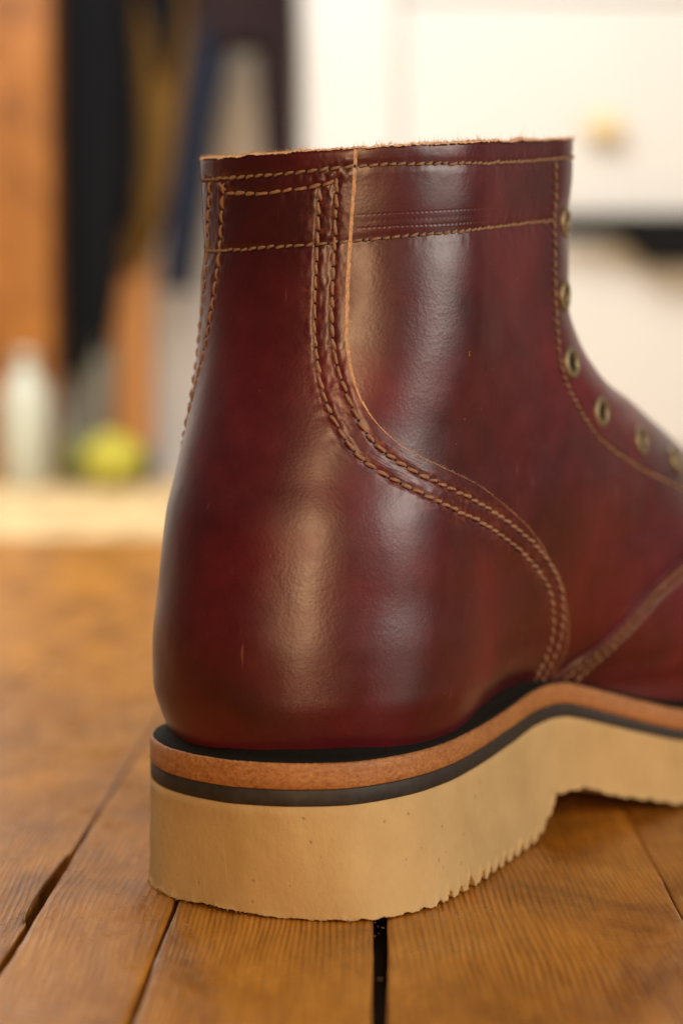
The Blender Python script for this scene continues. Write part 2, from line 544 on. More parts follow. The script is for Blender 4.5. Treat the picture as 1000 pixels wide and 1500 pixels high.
def panel(name, parent, rows_w, fL, fR, nc, off, stitches=(), bevL=0, bevR=0, mat=None, raw=None, top=None, pucker=.07, groove=.34, inner=None):
    """a sheet of leather lying `off` mm proud of the body between arc lengths fL(w) and fR(w)"""
    nr = len(rows_w)
    tt = np.zeros((nr, nc)); ww = np.zeros((nr, nc))
    P = np.zeros((nr, nc, 3)); N = np.zeros((nr, nc, 3))
    for i, w in enumerate(rows_w):
        a, b = fL(w) + bevL, fR(w) - bevR
        t = np.linspace(a, b, nc)
        tt[i] = t; ww[i] = w
        P[i], N[i] = row_pn(t, w)
    o = np.full((nr, nc), float(off))
    for sp in stitches:
        d = seg_dist(tt, ww, sp)
        o -= groove*np.exp(-(d/.75)**2)
        near = np.exp(-(d/3.0)**2)
        o += near*pucker*(vnoise(tt*.62 + 17, ww*.62) + .5*vnoise(tt*1.3, ww*1.3 + 8))
    if top is not None:
        k = np.clip((ww - (top - 1.6))/1.6, 0, 1)
        o -= .55*k**2.2*min(1, max(.3, off))
        P[-1, :, 2] += top_rag(tt[-1]); 
    V = P + N*o[..., None]
    f = grid_faces(nr, nc)
    obj = mesh_obj(name, V.reshape(-1, 3), f, mat, parent, uv=np.stack([tt.ravel(), ww.ravel()], 1))
    wear = np.zeros((nr, nc))
    if off > 1.2:
        for sp in (stitches[0], stitches[1], stitches[2], stitches[3]):
            wear = np.maximum(wear, np.exp(-(seg_dist(tt, ww, sp)/2.6)**2))
        wear *= np.clip(.55 + .6*vnoise(tt*.16 + 3, ww*.12 + 5), 0, 1)
        wear += .5*np.exp(-((tt - bevR - [[fR(w)] for w in rows_w])/1.1)**2)
    att = obj.data.attributes.new("wear", 'FLOAT', 'POINT')
    att.data.foreach_set("value", wear.ravel().astype(np.float32))
    # cut edges, skived down to the sheet below
    for side, bev, fn in (("L", bevL, fL), ("R", bevR, fR)):
        if not bev: continue
        col = 0 if side == "L" else nc - 1
        cols = []
        for k, (fr, oo) in enumerate(((0, 0.0), (.28, -.02), (.75, -.5), (1.0, -.98))):
            C = np.zeros((nr, 3))
            for i, w in enumerate(rows_w):
                te = tt[i, col] + (bev*fr if side == "R" else -bev*fr)
                wob = .10*vnoise(np.array([w*1.1]), np.array([7.0 + col]))[0] + .05*vnoise(np.array([w*3.1]), np.array([2.0]))[0]
                if k > 0: te += wob*(1 if side == "R" else -1)
                p, n = row_pn(np.array([te]), w)
                C[i] = p[0] + n[0]*(o[i, col] + (off*oo if off > 0 else 0))
            cols.append(C)
        E = np.stack(cols, 1)
        mesh_obj("cut_edge", E.reshape(-1, 3), grid_faces(nr, 4), raw or mat, obj)
    return obj, V


def stitch_row(path, parent, r=.5, pitch=3.3, off=1.3, mat=None, slant=.12, name="stitching", seed=0, lift=.58, gap=.30):
    rs = np.random.default_rng(seed + 5)
    q = smooth_path(path, .5)
    P = np.zeros((len(q), 3)); N = np.zeros((len(q), 3))
    for i, (t, w) in enumerate(q):
        P[i], N[i] = pt(t, w)
    P = P + N*off
    s = np.r_[0, np.cumsum(np.linalg.norm(np.diff(P, axis=0), axis=1))]
    n = max(1, int(round(s[-1]/pitch)))
    at = lambda x, A: np.array([np.interp(x, s, A[:, k]) for k in range(3)])
    V, F, MI = [], [], []
    NS, NK = 9, 8
    bounds = np.linspace(0, s[-1], n + 1)
    bounds[1:-1] += rs.normal(0, .07*pitch, n - 1)
    for i in range(n):
        a, b = bounds[i] + gap*.5, bounds[i+1] - gap*.5
        sl = slant*(1 + rs.normal(0, .35)); rr = r*(1 + rs.normal(0, .07)); lat0 = rs.normal(0, .07)
        tw = rs.uniform(0, 6.28)
        base = len(V)
        for k in range(NS):
            f = k/(NS - 1)
            x = a + (b - a)*f
            c = at(x, P); nn = at(x, N); nn /= np.linalg.norm(nn)
            tg = at(min(x + .3, s[-1]), P) - at(max(x - .3, 0), P); tg /= np.linalg.norm(tg)
            sd = np.cross(nn, tg); sd /= np.linalg.norm(sd)
            h = -(.75*r) + (lift + .75)*r*(1 - abs(2*f - 1)**2.6)
            c = c + nn*h + sd*((f - .5)*2*sl*pitch*.5 + lat0)
            er = rr*(.62 + .38*(1 - abs(2*f - 1)**3))
            for j in range(NK):
                an = 2*math.pi*j/NK
                q_ = er*(1 + .15*math.cos(2*(an - tw - 3.0*f)))
                V.append(c + nn*math.sin(an)*q_*.85 + sd*math.cos(an)*q_)
        for k in range(NS - 1):
            for j in range(NK):
                A = base + k*NK + j; B = base + k*NK + (j+1) % NK
                F.append((A, B, B + NK, A + NK)); MI.append(0)
        F.append(tuple(base + j for j in range(NK))[::-1]); MI.append(0)
        F.append(tuple(base + (NS-1)*NK + j for j in range(NK))); MI.append(0)
        # the needle hole, a dark dimple of leather round the thread
        x = bounds[i+1]
        c = at(x, P); nn = at(x, N); nn /= np.linalg.norm(nn)
        tg = at(min(x + .3, s[-1]), P) - at(max(x - .3, 0), P); tg /= np.linalg.norm(tg); sd = np.cross(nn, tg)
        base = len(V)
        c = c - nn*.14
        for j in range(8):
            an = 2*math.pi*j/8
            V.append(c + tg*math.cos(an)*r*.75 + sd*math.sin(an)*r*1.05)
        F.append(tuple(base + j for j in range(8))); MI.append(1)
    o = mesh_obj(name, V, F, [mat or M_thread, M_hole2], parent, mat_idx=MI)
    o["kind"] = "stuff"
    return o


rows_counter = np.unique(np.r_[np.arange(33, 174.01, .55), 174.0])
ct_st = [smooth_path(p, 3) for p in (st_m1, st_m2, st_l1, st_l2, box_h, top_b, low_b)]
counter, _ = panel("heel_counter", boot, rows_counter, el_, em, 430, 1.25, ct_st, .8, .8, M_leather, M_raw, top=174.0, pucker=.10)

# quarters: medial (towards the window) and lateral
rows_q = np.unique(np.r_[np.arange(22, 174.01, .8), 174.0])
fq = lambda w: fe(w) if w > 97 else min(tmax(w) - .2, 250)
qm, _ = panel("quarter", boot, rows_q, lambda w: em(max(w, 33)) - 8, fq, 330, 0.0,
              [smooth_path(p, 3) for p in (top_m, low_m, fac_m)], 0, 0, M_leather, top=174.0)
ql, _ = panel("quarter", boot, rows_q, lambda w: -fq(w), lambda w: el_(max(w, 33)) + 6, 170, 0.0,
              [smooth_path(p, 4) for p in (top_l, low_l, fac_l)], 0, 0, M_leather, top=174.0)
qm["label"] = "medial side of the shaft with two rows of cuff stitching"
ql["label"] = "far side of the shaft"

# vamp, over the front of the quarters
rows_v = np.unique(np.r_[np.arange(22, 98.01, .9)])
vL = lambda w: min(ve(w) if w < 88 else 400, tmax(w) - .5)
vamp, _ = panel("vamp", boot, rows_v, vL, lambda w: tmax(w), 190, 1.1, [smooth_path(vst_1, 3), smooth_path(vst_2, 3)], .8, 0, M_leather, M_leather)
vamp2, _ = panel("vamp", boot, rows_v, lambda w: -tmax(w), lambda w: -vL(w), 90, 1.1, [], 0, .8, M_leather, M_leather)
vamp["label"] = "medial half of the vamp"
vamp2["label"] = "far half of the vamp"

# tongue behind the open facings
def strip(name, rows, fa, fb, nc, off, mat, parent):
    V = []
    for w in rows:
        p, n = row_pn(np.linspace(fa(w), fb(w), nc), w)
        V.append(p + n*off)
    return mesh_obj(name, np.array(V).reshape(-1, 3), grid_faces(len(rows), nc), mat, parent)

rows_t = np.arange(90, 169, 1.5)
tongue_V = []
for w in rows_t:
    a = fe(max(w, 96)) - 12
    tm, nm = row_pn(np.linspace(a, tmax(w), 40), w)
    tl, nl = row_pn(np.linspace(-tmax(w), -a, 40), w)
    tongue_V.append(np.vstack([tm - nm*3.2, tl - nl*3.2]))
tg = mesh_obj("tongue", np.array(tongue_V).reshape(-1, 3), grid_faces(len(rows_t), 80), M_tongue, boot)

# lining inside the shaft and the raw rim between it and the outer leather
rows_i = np.arange(60, 174.01, 2.0)
lin = strip("lining", rows_i, lambda w: -(fe(max(w, 97))), lambda w: fe(max(w, 97)), 220, -2.4, M_lining, boot)
tr = np.linspace(-fe(174), fe(174), 1000)
p0, n0 = row_pn(tr, 174.0)
rag = top_rag(tr)
over = np.where((tr > el_(174)) & (tr < em(174)), 1.0, 0.0)
rim = []
for o_, dz in ((.45, -.22), (.2, .06), (-.9, .22), (-2.0, .1), (-2.5, -.4)):
    q = p0 + n0*((o_ + over*.75)[..., None] if o_ > 0 else o_)
    q[:, 2] += dz + rag + .18*vnoise(tr*2.3 + o_*9, tr*0 + o_*3)
    rim.append(q)
rimo = mesh_obj("collar_rim", np.array(rim).reshape(-1, 3), grid_faces(5, len(tr), flip=True), M_rim, boot)

# stitching
for k, (path, r, pitch, off, mt) in enumerate((
        (st_m1, .44, 3.35, 1.12, M_thread), (st_m2, .44, 3.35, 1.12, M_thread), (st_l1, .42, 3.4, 1.12, M_thread), (st_l2, .42, 3.4, 1.12, M_thread),
        (box_h, .44, 3.6, 1.12, M_thread), (top_b, .40, 2.9, 1.12, M_thread2), (top_m, .37, 2.35, -.05, M_thread2), (low_b, .36, 2.6, 1.12, M_thread2),
        (low_m, .37, 2.3, -.05, M_thread2), (top_l, .37, 2.4, -.05, M_thread2), (low_l, .37, 2.4, -.05, M_thread2),
        (fac_m, .40, 2.5, -.05, M_thread2), (fac_l, .40, 2.5, -.05, M_thread2), (vst_1, .40, 2.6, 1.0, M_thread2), (vst_2, .40, 2.6, 1.0, M_thread2))):
    par = counter if path in (st_m1, st_m2, st_l1, st_l2, box_h, top_b, low_b) else (vamp if path in (vst_1, vst_2) else (qm if path in (top_m, low_m, fac_m) else ql))
    stitch_row(path, par, r, pitch, off, mt, slant=.10 if pitch > 3 else .16, seed=k)
# the diagonal stitch in the corner of the box
stitch_row([(-14.9, 168.3), (-12.2, 165.8)], counter, .45, 3.0, 1.12, M_thread, seed=90)


# loose fibres on the cut edges
def fibres(name, specs, parent, mat=M_fuzz):
    V, F = [], []
    for c, d, L, r, curl in specs:
        d = d/np.linalg.norm(d)
        s1 = np.cross(d, [0.3, .2, 1.0]); s1 /= np.linalg.norm(s1); s2 = np.cross(d, s1)
        b = len(V)
        for k in range(4):
            f = k/3
            p = c + d*L*f + curl*L*f*f
            for j in range(3):
                an = 2.094*j
                V.append(p + (s1*math.cos(an) + s2*math.sin(an))*r*(1 - .6*f))
        for k in range(3):
            for j in range(3):
                A = b + k*3 + j; B = b + k*3 + (j+1) % 3
                F.append((A, B, B+3, A+3))
    o = mesh_obj(name, V, F, mat, parent)
    o["kind"] = "stuff"
    return o

rs = np.random.default_rng(3)
sp = []
clumps = [(-17, 3, 60), (-3, 4, 90), (7, 3, 50), (43, 5, 150), (54, 4, 110), (78, 2.0, 60), (85, 2.5, 50), (28, 4, 40)]
tlist = np.concatenate([rs.normal(c, s_, n_) for c, s_, n_ in clumps] + [rs.uniform(-40, 125, 420)])
for t in tlist:
    p, n = pt(float(t), 174.0)
    ov = .6 if el_(174) < t < em(174) else 0
    p = p + n*rs.uniform(-1.6, .5 + ov); p[2] += .2 + float(top_rag(np.array([t]))[0])
    sp.append((p, np.array([rs.normal(0, .6), rs.normal(0, .6), rs.uniform(.3, 1)]), abs(rs.normal(.45, .3)) + .15, .055, rs.normal(0, .5, 3)))
for t in (79.5, 80.3, 78.8):
    p, n = pt(t, 174.0); p[2] += .2
    sp.append((p, np.array([rs.normal(0, .3), 0, 1.0]), 2.2, .06, rs.normal(0, .5, 3)))
fibres("loose_fibre", sp, rimo)
sp = []
pe = smooth_path(edge_m, .25)
for t, w in pe:
    if w < 44 or w > 173: continue
    dens = 1.5 if (70 < w < 112) else .5
    for _ in range(rs.poisson(dens)):
        p, n = pt(t - rs.uniform(0, .7), w + rs.normal(0, .2))
        sp.append((p + n*rs.uniform(.3, 1.1), n*rs.uniform(.2, 1) + rs.normal(0, .6, 3), abs(rs.normal(.18, .15)) + .1, .045, rs.normal(0, .5, 3)))
fibres("loose_fibre", sp, counter)
# a curled tan fibre and specks lying on the shaft
sp = []
p, n = pt(54.5, 128.5)
sp.append((p + n*.25, np.array([0, 0, 1.0]), 1.9, .10, np.array([.35, .2, 0])))
for _ in range(46):
    t, w = rs.uniform(35, 118), rs.uniform(48, 150)
    if t > em(w) + 4:
        p, n = pt(t, w); sp.append((p + n*.05, rs.normal(0, 1, 3), .22, .09, rs.normal(0, .3, 3)))
fibres("dust_speck", sp, qm, M_fuzz)
sp = []
for _ in range(70):
    w = rs.uniform(42, 150); t = rs.uniform(el_(w) + 3, em(w) - 3)
    p, n = pt(t, w); sp.append((p + n*1.22, rs.normal(0, 1, 3), .13, rs.uniform(.05, .085), rs.normal(0, .3, 3)))
fibres("dust_speck", sp, counter, M_fuzz)


# eyelets
def lathe(prof, n=28):
    V = []; F = []
    for r, z in prof:
        for j in range(n):
            a = 2*math.pi*j/n; V.append((r*math.cos(a), r*math.sin(a), z))
    for k in range(len(prof) - 1):
        for j in range(n):
            A = k*n + j; B = k*n + (j+1) % n
            F.append((A, B, B+n, A+n))
    return V, F

ey_prof = [(4.3, -.3), (4.3, .1), (4.1, .45), (3.6, .72), (3.0, .78), (2.5, .55), (2.2, .1), (2.15, -.8)]
ey_me = ho_me = None
eyes = [(109.5, 155.5), (108, 141), (110.5, 127), (129.8, 114.4), (159.5, 106), (188, 99.4)]
for side, qo in ((1, qm), (-1, ql)):
    for t, w in eyes:
        p, n = pt(side*t, w)
        z = Vector(n); x = z.orthogonal().normalized(); y = z.cross(x)
        R = Matrix((x, y, z)).transposed().to_4x4(); R.translation = Vector(p)*MM
        if ey_me is None:
            V, F = lathe(ey_prof)
            e = mesh_obj("eyelet", V, F, M_brass, qo); ey_me = e.data
            F2 = [tuple(range(24))]
            V2 = [(2.25*math.cos(2*math.pi*j/24), 2.25*math.sin(2*math.pi*j/24), .06) for j in range(24)]
            h = mesh_obj("eyelet_hole", V2, F2, M_hole, e); ho_me = h.data
        else:
            e = bpy.data.objects.new("eyelet", ey_me); COL.objects.link(e); e.parent = qo
            h = bpy.data.objects.new("eyelet_hole", ho_me); COL.objects.link(h); h.parent = e
        e.matrix_local = R

# ------------------------------------------------------------------ sole, as (u, v) outlines; v + = medial
top_c = [(0.9, 3), (2.0, 10.5), (6, 20.3), (15.2, 30.4), (31.2, 35.2), (47, 35.2), (66, 32.8), (90, 28.5), (107, 26), (120, 25.5), (135, 28), (150, 33), (166, 38.6), (182, 43.2),
         (202, 46.5), (226, 46.5), (250, 41), (270, 30), (283, 14), (286, 0), (284, -13), (275, -28), (254, -41), (225, -48), (190, -48), (150, -43), (112, -38.5), (80, -38.5),
         (50, -40), (31, -38.5), (17.5, -32), (7.5, -20.5), (2.6, -9)]
bot_c = [(3.2, 4), (4.2, 13.5), (8.8, 26.5), (15.5, 35.2), (29, 40), (44, 39.8), (64, 36.4), (88, 31), (107, 27), (120, 25.8), (135, 28), (150, 33), (166, 38.8), (182, 43.4),
         (202, 46.5), (226, 46.5), (250, 41), (270, 30), (282, 14), (285, 0), (283, -13), (274, -28), (254, -41), (225, -48), (190, -48), (150, -43), (112, -39.5), (80, -40),
         (50, -41.5), (31, -39.5), (18.2, -33), (8.5, -21.5), (4.4, -9)]


def closed(pts, n=60):
    p = np.asarray(pts, float); m = len(p); out = []
    for i in range(m):
        a, b, c, d = p[i-1], p[i], p[(i+1) % m], p[(i+2) % m]
        for k in np.linspace(0, 1, n, endpoint=False):
            out.append(.5*((2*b) + (c-a)*k + (2*a-5*b+4*c-d)*k*k + (3*b-a-3*c+d)*k**3))
    return np.array(out)


OT, OB = closed(top_c), closed(bot_c)
NO = len(OT)
z_top = lambda u: pchip([0, 47, 66, 90, 109, 118, 124, 129, 135, 148, 158, 168, 200, 240, 290], [36.2, 36.3, 37, 38.6, 40.8, 41.1, 40.7, 39.6, 38, 34.1, 31.2, 28.7, 25, 26, 33], u)
z_or = lambda u: z_top(u) - pchip([0, 60, 90, 120, 290], [6.1, 5.5, 5.1, 5.6, 6.3], u)
z_bk = lambda u: z_or(u) - pchip([0, 60, 90, 120, 170, 290], [3.9, 4.0, 4.2, 3.7, 3.1, 3.1], u)
z_arch = lambda u: pchip([0, 97, 106, 113, 119, 130, 143, 156, 168, 180, 245, 290], [0, 0, .9, 4.3, 10.3, 10.3, 6.5, 3.6, 1.0, 0, 0, 9], u)
arc = np.r_[0, np.cumsum(np.hypot(*np.diff(OT, axis=0).T))]


def nrm2(O):
    d = np.roll(O, -1, 0) - np.roll(O, 1, 0)
    n = np.stack([d[:, 1], -d[:, 0]], 1); n /= np.linalg.norm(n, axis=1, keepdims=True)
    s = np.sign(((O - O.mean(0))*n).sum(1).mean())
    return n*s
NT2 = nrm2(OT)


def ring(O, z, inset=0.0):
    q = O - NT2*(np.asarray(inset).reshape(-1, 1) if np.ndim(inset) else inset)
    return np.stack([q[:, 0], -q[:, 1], np.broadcast_to(z, len(q))], 1)


def loop_mesh(name, rings, mat, parent, cap_first=True, cap_last=True):
    V = np.vstack(rings); F = []
    n = NO; idx = np.arange(n); nx = (idx + 1) % n
    fs = []
    for k in range(len(rings) - 1):
        fs.append(np.stack([k*n + idx, k*n + nx, (k+1)*n + nx, (k+1)*n + idx], 1))
    F = np.vstack(fs).tolist()
    # caps: join to a spine of points along the middle of the foot
    for cap, k in ((cap_first, 0), (cap_last, len(rings) - 1)):
        if not cap: continue
        R = rings[k]
        sp_ = R.copy()
        cy = np.interp(R[:, 0], [0, 285], [0, 0])
        sp_[:, 0] = np.clip(R[:, 0], 25, 262)
        sp_[:, 1] = cy
        b = len(V); V = np.vstack([V, sp_])
        F += np.stack([k*n + idx, k*n + nx, b + nx, b + idx], 1).tolist()
    return mesh_obj(name, V, F, mat, parent)


def wav(n_, amp, seed): return amp*vnoise(arc/n_ + seed, arc*0 + seed)

u_t = OT[:, 0]
# tan leather midsole
zt_, zo_, zb_ = z_top(OT[:, 0]), z_or(OT[:, 0]), z_bk(OT[:, 0])
frizz = .10*vnoise(arc*1.3, arc*0 + 4)
loop_mesh("leather_midsole", [ring(OT, zt_ + frizz*.6, 1.2), ring(OT, zt_ + frizz, .35), ring(OT, zt_ - .35, .02 + wav(3, .05, 8)), ring(OT, zt_ - 2, wav(4, .07, 2)),
          ring(OT, zo_ + 2, wav(4, .07, 12)), ring(OT, zo_ + .25, 0.0), ring(OT, zo_ + .02, .25)], M_veg, boot)
# black rubber midsole
loop_mesh("rubber_midsole", [ring(OT, zo_, .30), ring(OT, zo_ - .3, .12), ring(OT, (zo_ + zb_)/2, .10 + wav(5, .05, 3)), ring(OT, zb_ + .3, .10), ring(OT, zb_ + .02, .3)], M_black, boot)
# cream wedge outsole with the torn edge of its ripple tread
med = OT[:, 1] > 0
A = np.where(med, pchip([0, 20, 38, 48, 58, 100, 110, 118, 150, 290], [.4, .35, 1.1, 2.9, 3.9, 3.8, 2.6, .8, .9, .9], u_t),
             pchip([0, 12, 30, 60, 100, 130, 290], [.55, .9, 1.2, 1.8, 2.2, 1.2, 1.0], u_t))
ph = (u_t/6.2 + .35 + .12*vnoise(u_t/9, u_t*0 + 50)) % 1
notch = np.clip(1 - np.abs(ph - .5)/.27, 0, 1)**.75
jag = .28*np.abs(vnoise(arc*.55, arc*0 + 20)) + .16*np.abs(vnoise(arc*1.9, arc*0 + 21)) + .10*np.abs(vnoise(arc*4.5, arc*0 + 25))
zbot = z_arch(OB[:, 0]) + A*notch*(.8 + .3*vnoise(arc*.3, arc*0 + 9)) + jag + .15
flap = .45*np.clip(vnoise(arc*.42, arc*0 + 33), 0, 1) + .25*np.clip(vnoise(arc*1.5, arc*0 + 34), 0, 1)*(A > .8)
def mixO(k): return OT*(1-k) + OB*k
rings = [ring(OT, zb_, .3), ring(OT, zb_ - .3, .02)]
za = zbot
z_sm = z_arch(OB[:, 0]) + 4.4
for k in (.1, .3, .5, .7, .9, 1.0):
    z = (zb_ - .3) + (z_sm - zb_ + .3)*k
    rings.append(ring(mixO(k*.86), z, wav(22, .14, k*40) + wav(7, .035, k*90 + 5)))
rings.append(ring(mixO(.93), np.maximum(za + .45, z_arch(OB[:, 0]) + 2.2), wav(9, .05, 77)))
rings.append(ring(OB, za + .22, -.02 - flap*.5))
rings.append(ring(OB, za + .05, -.05 - flap))
rings.append(ring(OB, za - .02, .05 - flap))
rings.append(ring(OB, za + .12, .5))
rings.append(ring(OB, z_arch(OB[:, 0]) + A*notch + .35, 2.5))
rings.append(ring(OB, z_arch(OB[:, 0]) + 1.2*(A > .5)*notch + .35, 6))
loop_mesh("wedge_outsole", rings, M_crepe, boot)
rc_ = np.random.default_rng(21)
sp = []
for _ in range(520):
    i = int(rc_.integers(0, NO))
    if rc_.random() < .35: i = int(np.argmin(np.abs(arc - rc_.normal(arc[-1]*.965, 9)) )) % NO
    c = np.array([OB[i, 0] + NT2[i, 0]*rc_.uniform(-.1, .35), -(OB[i, 1] + NT2[i, 1]*rc_.uniform(-.1, .35)), za[i] + rc_.uniform(.05, .35)])
    d = np.array([NT2[i, 0], -NT2[i, 1], rc_.uniform(-.9, .2)]) + rc_.normal(0, .4, 3)
    sp.append((c, d, rc_.uniform(.15, .55), rc_.uniform(.07, .2), rc_.normal(0, .5, 3)))
fibres("torn_crumb", sp, boot, M_crepe)
# black dyed welt ledge, its raised rim also painting in the crease's shadow
loop_mesh("welt", [ring(OT, zt_ + .05, .75), ring(OT, zt_ + .45, .95 + wav(2.5, .08, 60)), ring(OT, zt_ + .8, 2.0), ring(OT, zt_ + 1.2, 3.2 + wav(6, .15, 61)), ring(OT, zt_ + 2.0 + wav(5, .2, 62), 4.2), ring(OT, zt_ + 2.5, 5.2), ring(OT, zt_ + 2.5, 9)],
          M_welt, boot, cap_first=False, cap_last=True)

# ------------------------------------------------------------------ the wooden floor
floor = empty("floor", (0, 0, 0))
tag(floor, "old honey coloured wooden floor of narrow planks with dark gaps", kind="structure")


def plank(x0, x1, y0, y1, z, seed, chip=None, mat=M_plank, warp=(.45, .45)):
    w0, w1 = warp
    ys = np.unique(np.r_[np.arange(y0, min(y1, 760), 2.5), np.arange(min(y1, 760), y1, 25), y1]) if y0 < 760 else np.linspace(y0, y1, 30)
    W_ = x1 - x0
    fr = [0, 0, .12/W_, .45/W_, 1.3/W_, .12, .3, .5, .7, .88, 1 - 1.3/W_, 1 - .45/W_, 1 - .12/W_, 1, 1]
    dz = [-14, -.6, -.22, -.05, 0, .03, .05, .06, .05, .03, 0, -.05, -.22, -.6, -14]
    V = []
    for y in ys:
        yy = np.array([y])
        a = x0 + y*.0186 + w0*vnoise(yy/37 + seed, yy*0 + seed)[0] + .25*w0*vnoise(yy/6, yy*0 + seed + 3)[0]
        b = x1 + y*.0186 + w1*vnoise(yy/37 + seed + 80, yy*0 + seed + 7)[0] + .25*w1*vnoise(yy/6, yy*0 + seed + 13)[0]
        if chip:
            side, c0, c1, depth = chip
            k = (y - c0)/(c1 - c0)
            if 0 < k < 1:
                d = depth*math.sin(math.pi*k**.7)*(1 + .25*vnoise(yy/2.5, yy*0)[0])
                if side == 'R': b -= d
                else: a += d
        for f, d in zip(fr, dz):
            V.append((a + (b - a)*f, y, z + d + .06*vnoise(yy/20 + f*9, yy*0 + f*5 + seed)[0]))
    return mesh_obj("plank", V, grid_faces(len(ys), len(fr)), mat, floor)

Y0, Y1 = 120, 1560
# edges at y = 0 (they run along a line 1 degree off the view)
edges = [(-46.5 - 79 - .8 - 0, None)]
plank(-81.0 - 62, -80.8, Y0, Y1, -.15, 1, chip=('R', 470, 540, 1.7), warp=(.4, .35))
plank(-79.3, -48.6, Y0, Y1, 0.0, 2, warp=(.45, .35))
plank(-47.7, -1.6, Y0, Y1, -.02, 3, warp=(.3, .2))
plank(1.6, 69.55, Y0, Y1, -.02, 4, warp=(.25, .2))
plank(69.9, 131, Y0, Y1, -.1, 5, warp=(.25, .4))
x = 131.8; k = 6
while x < 900:
    wd = (66, 74, 58, 82, 70)[k % 5]; plank(x, x + wd - .8, Y0, Y1, -.1, k); x += wd; k += 1
x = -143.9
while x > -900:
    wd = (72, 60, 84, 66, 76)[k % 5]; plank(x - wd + .9, x, Y0, Y1, -.1, k); x -= wd; k += 1
# a lifted splinter beside the chipped edge
V = []
for i, f in enumerate(np.linspace(0, 1, 12)):
    y = 470 + 66*f
    xx = -81.6 + y*.0186 - 3.0*math.sin(math.pi*f**.8)*.5 + .6
    wdt = .55*math.sin(math.pi*min(1, f*.96 + .02)) + .1
    for dx, dzz in ((-wdt, .05), (0, .75), (wdt*.6, .3), (wdt*.4, -1.5)):
        V.append((xx + dx, y, dzz))
mesh_obj("splinter", V, grid_faces(12, 4), M_plank, floor)
# grit and crumbs of rubber in the joints and round the sole
rg = np.random.default_rng(5)
sp = []
for _ in range(420):
    if rg.random() < .45:
        i = int(rg.integers(0, NO)); dd = abs(rg.normal(0, 9)) + .5
        u_, v_ = OB[i] + NT2[i]*dd
        X_ = bx0 + u_*math.sin(TH) + v_*math.cos(TH); Y_ = by0 + u_*math.cos(TH) - v_*math.sin(TH)
    else:
        X_, Y_ = rg.uniform(-110, 120), rg.uniform(390, 640)
    sp.append((np.array([X_, Y_, .12]), np.append(rg.normal(0, 1, 2), .15), rg.uniform(.15, .6), rg.uniform(.06, .17), rg.normal(0, .4, 3)*[1, 1, 0]))
fibres("grit", sp, floor, M_grit)
# cross boards added by the far wall, the floor's band of light painted pale
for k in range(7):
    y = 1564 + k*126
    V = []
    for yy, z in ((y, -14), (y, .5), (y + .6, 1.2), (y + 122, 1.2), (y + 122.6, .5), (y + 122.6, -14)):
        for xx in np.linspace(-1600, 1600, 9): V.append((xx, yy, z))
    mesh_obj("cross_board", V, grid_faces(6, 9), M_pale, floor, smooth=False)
# the dark ground under the boards
M_sub = simple("dark_dust_under_boards", (.020, .012, .007), .95, 200, .4, .3)
mesh_obj("subfloor", [(-4000, -3500, -16), (4000, -3500, -16), (4000, 5000, -16), (-4000, 5000, -16)], [(0, 1, 2, 3)], M_sub, floor)

# ------------------------------------------------------------------ far background, out of focus
M_wall = simple("white_plaster", (.90, .885, .86), .9, 6, .04, .1, .002)
wall = mesh_obj("wall", [(-4000, 2720, -16), (4000, 2720, -16), (4000, 2720, 3000), (-4000, 2720, 3000),
                         (-4000, 2820, -16), (4000, 2820, -16), (4000, 2820, 3000), (-4000, 2820, 3000)],
                [(0, 3, 2, 1), (4, 5, 6, 7), (3, 7, 6, 2), (0, 1, 5, 4), (0, 4, 7, 3), (1, 2, 6, 5)], M_wall, smooth=False)
tag(wall, kind="structure")


def at(px, py, Y):
    """a point in the photograph (1000 x 1500) at distance Y mm, as x and z"""
    F_ = 3072.0; P_ = math.atan(210/F_)
    d = np.array([(px - 500)/F_, 1.0, -(py - 750)/F_]); c, s = math.cos(P_), math.sin(P_)
    y = d[1]*c + d[2]*s; z = -d[1]*s + d[2]*c
    k = Y/y
    return d[0]*k, 126 + z*k


def bbox(name, x0, x1, y0, y1, z0, z1, mat, parent, bev=3):
    V, F = [], []
    b = min(bev, (x1-x0)*.3, (y1-y0)*.3, (z1-z0)*.3)
    import bmesh
    bm = bmesh.new()
    bmesh.ops.create_cube(bm, size=1)
    for v in bm.verts:
        v.co = Vector(((x0+x1)/2 + v.co.x*(x1-x0), (y0+y1)/2 + v.co.y*(y1-y0), (z0+z1)/2 + v.co.z*(z1-z0)))*MM
    bmesh.ops.bevel(bm, geom=bm.edges[:], offset=b*MM, segments=2, affect='EDGES', profile=.6)
    me = bpy.data.meshes.new(name); bm.to_mesh(me); bm.free()
    me.materials.append(mat)
    o = bpy.data.objects.new(name, me); COL.objects.link(o)
    if parent: o.parent = parent
    return o


M_white = simple("white_painted_cabinet", (.56, .54, .51), .5, 5, .03, .05)
M_shade = simple("black_bag_and_gap_shade", (.006, .006, .006), .8, 50, .3, .1, Specular_IOR_Level=.1)
M_gold = simple("brushed_gold_handle", (.62, .50, .28), .5, 200, .1, .1, Metallic=.9)
M_post = wood_mat("orange_stained_post", (.17, .055, .008), (.28, .10, .016), (.36, .14, .03), .1)
M_cloth_b = simple("black_wool", (.006, .0065, .008), .9, 200, .4, .4, Specular_IOR_Level=.1)
M_cloth_br = simple("golden_brown_suede", (.15, .078, .018), .9, 120, .4, .4, Specular_IOR_Level=.1)
M_cloth_n = simple("dark_plum_cotton", (.020, .012, .013), .9, 150, .3, .4, Specular_IOR_Level=.1)
M_navy = simple("navy_denim", (.014, .017, .028), .9, 200, .3, .4, Specular_IOR_Level=.1)
M_grey = simple("grey_felt", (.16, .15, .12), .9, 200, .3, .4)
M_orange = simple("orange_oak", (.46, .19, .045), .5, 60, .2, .1)
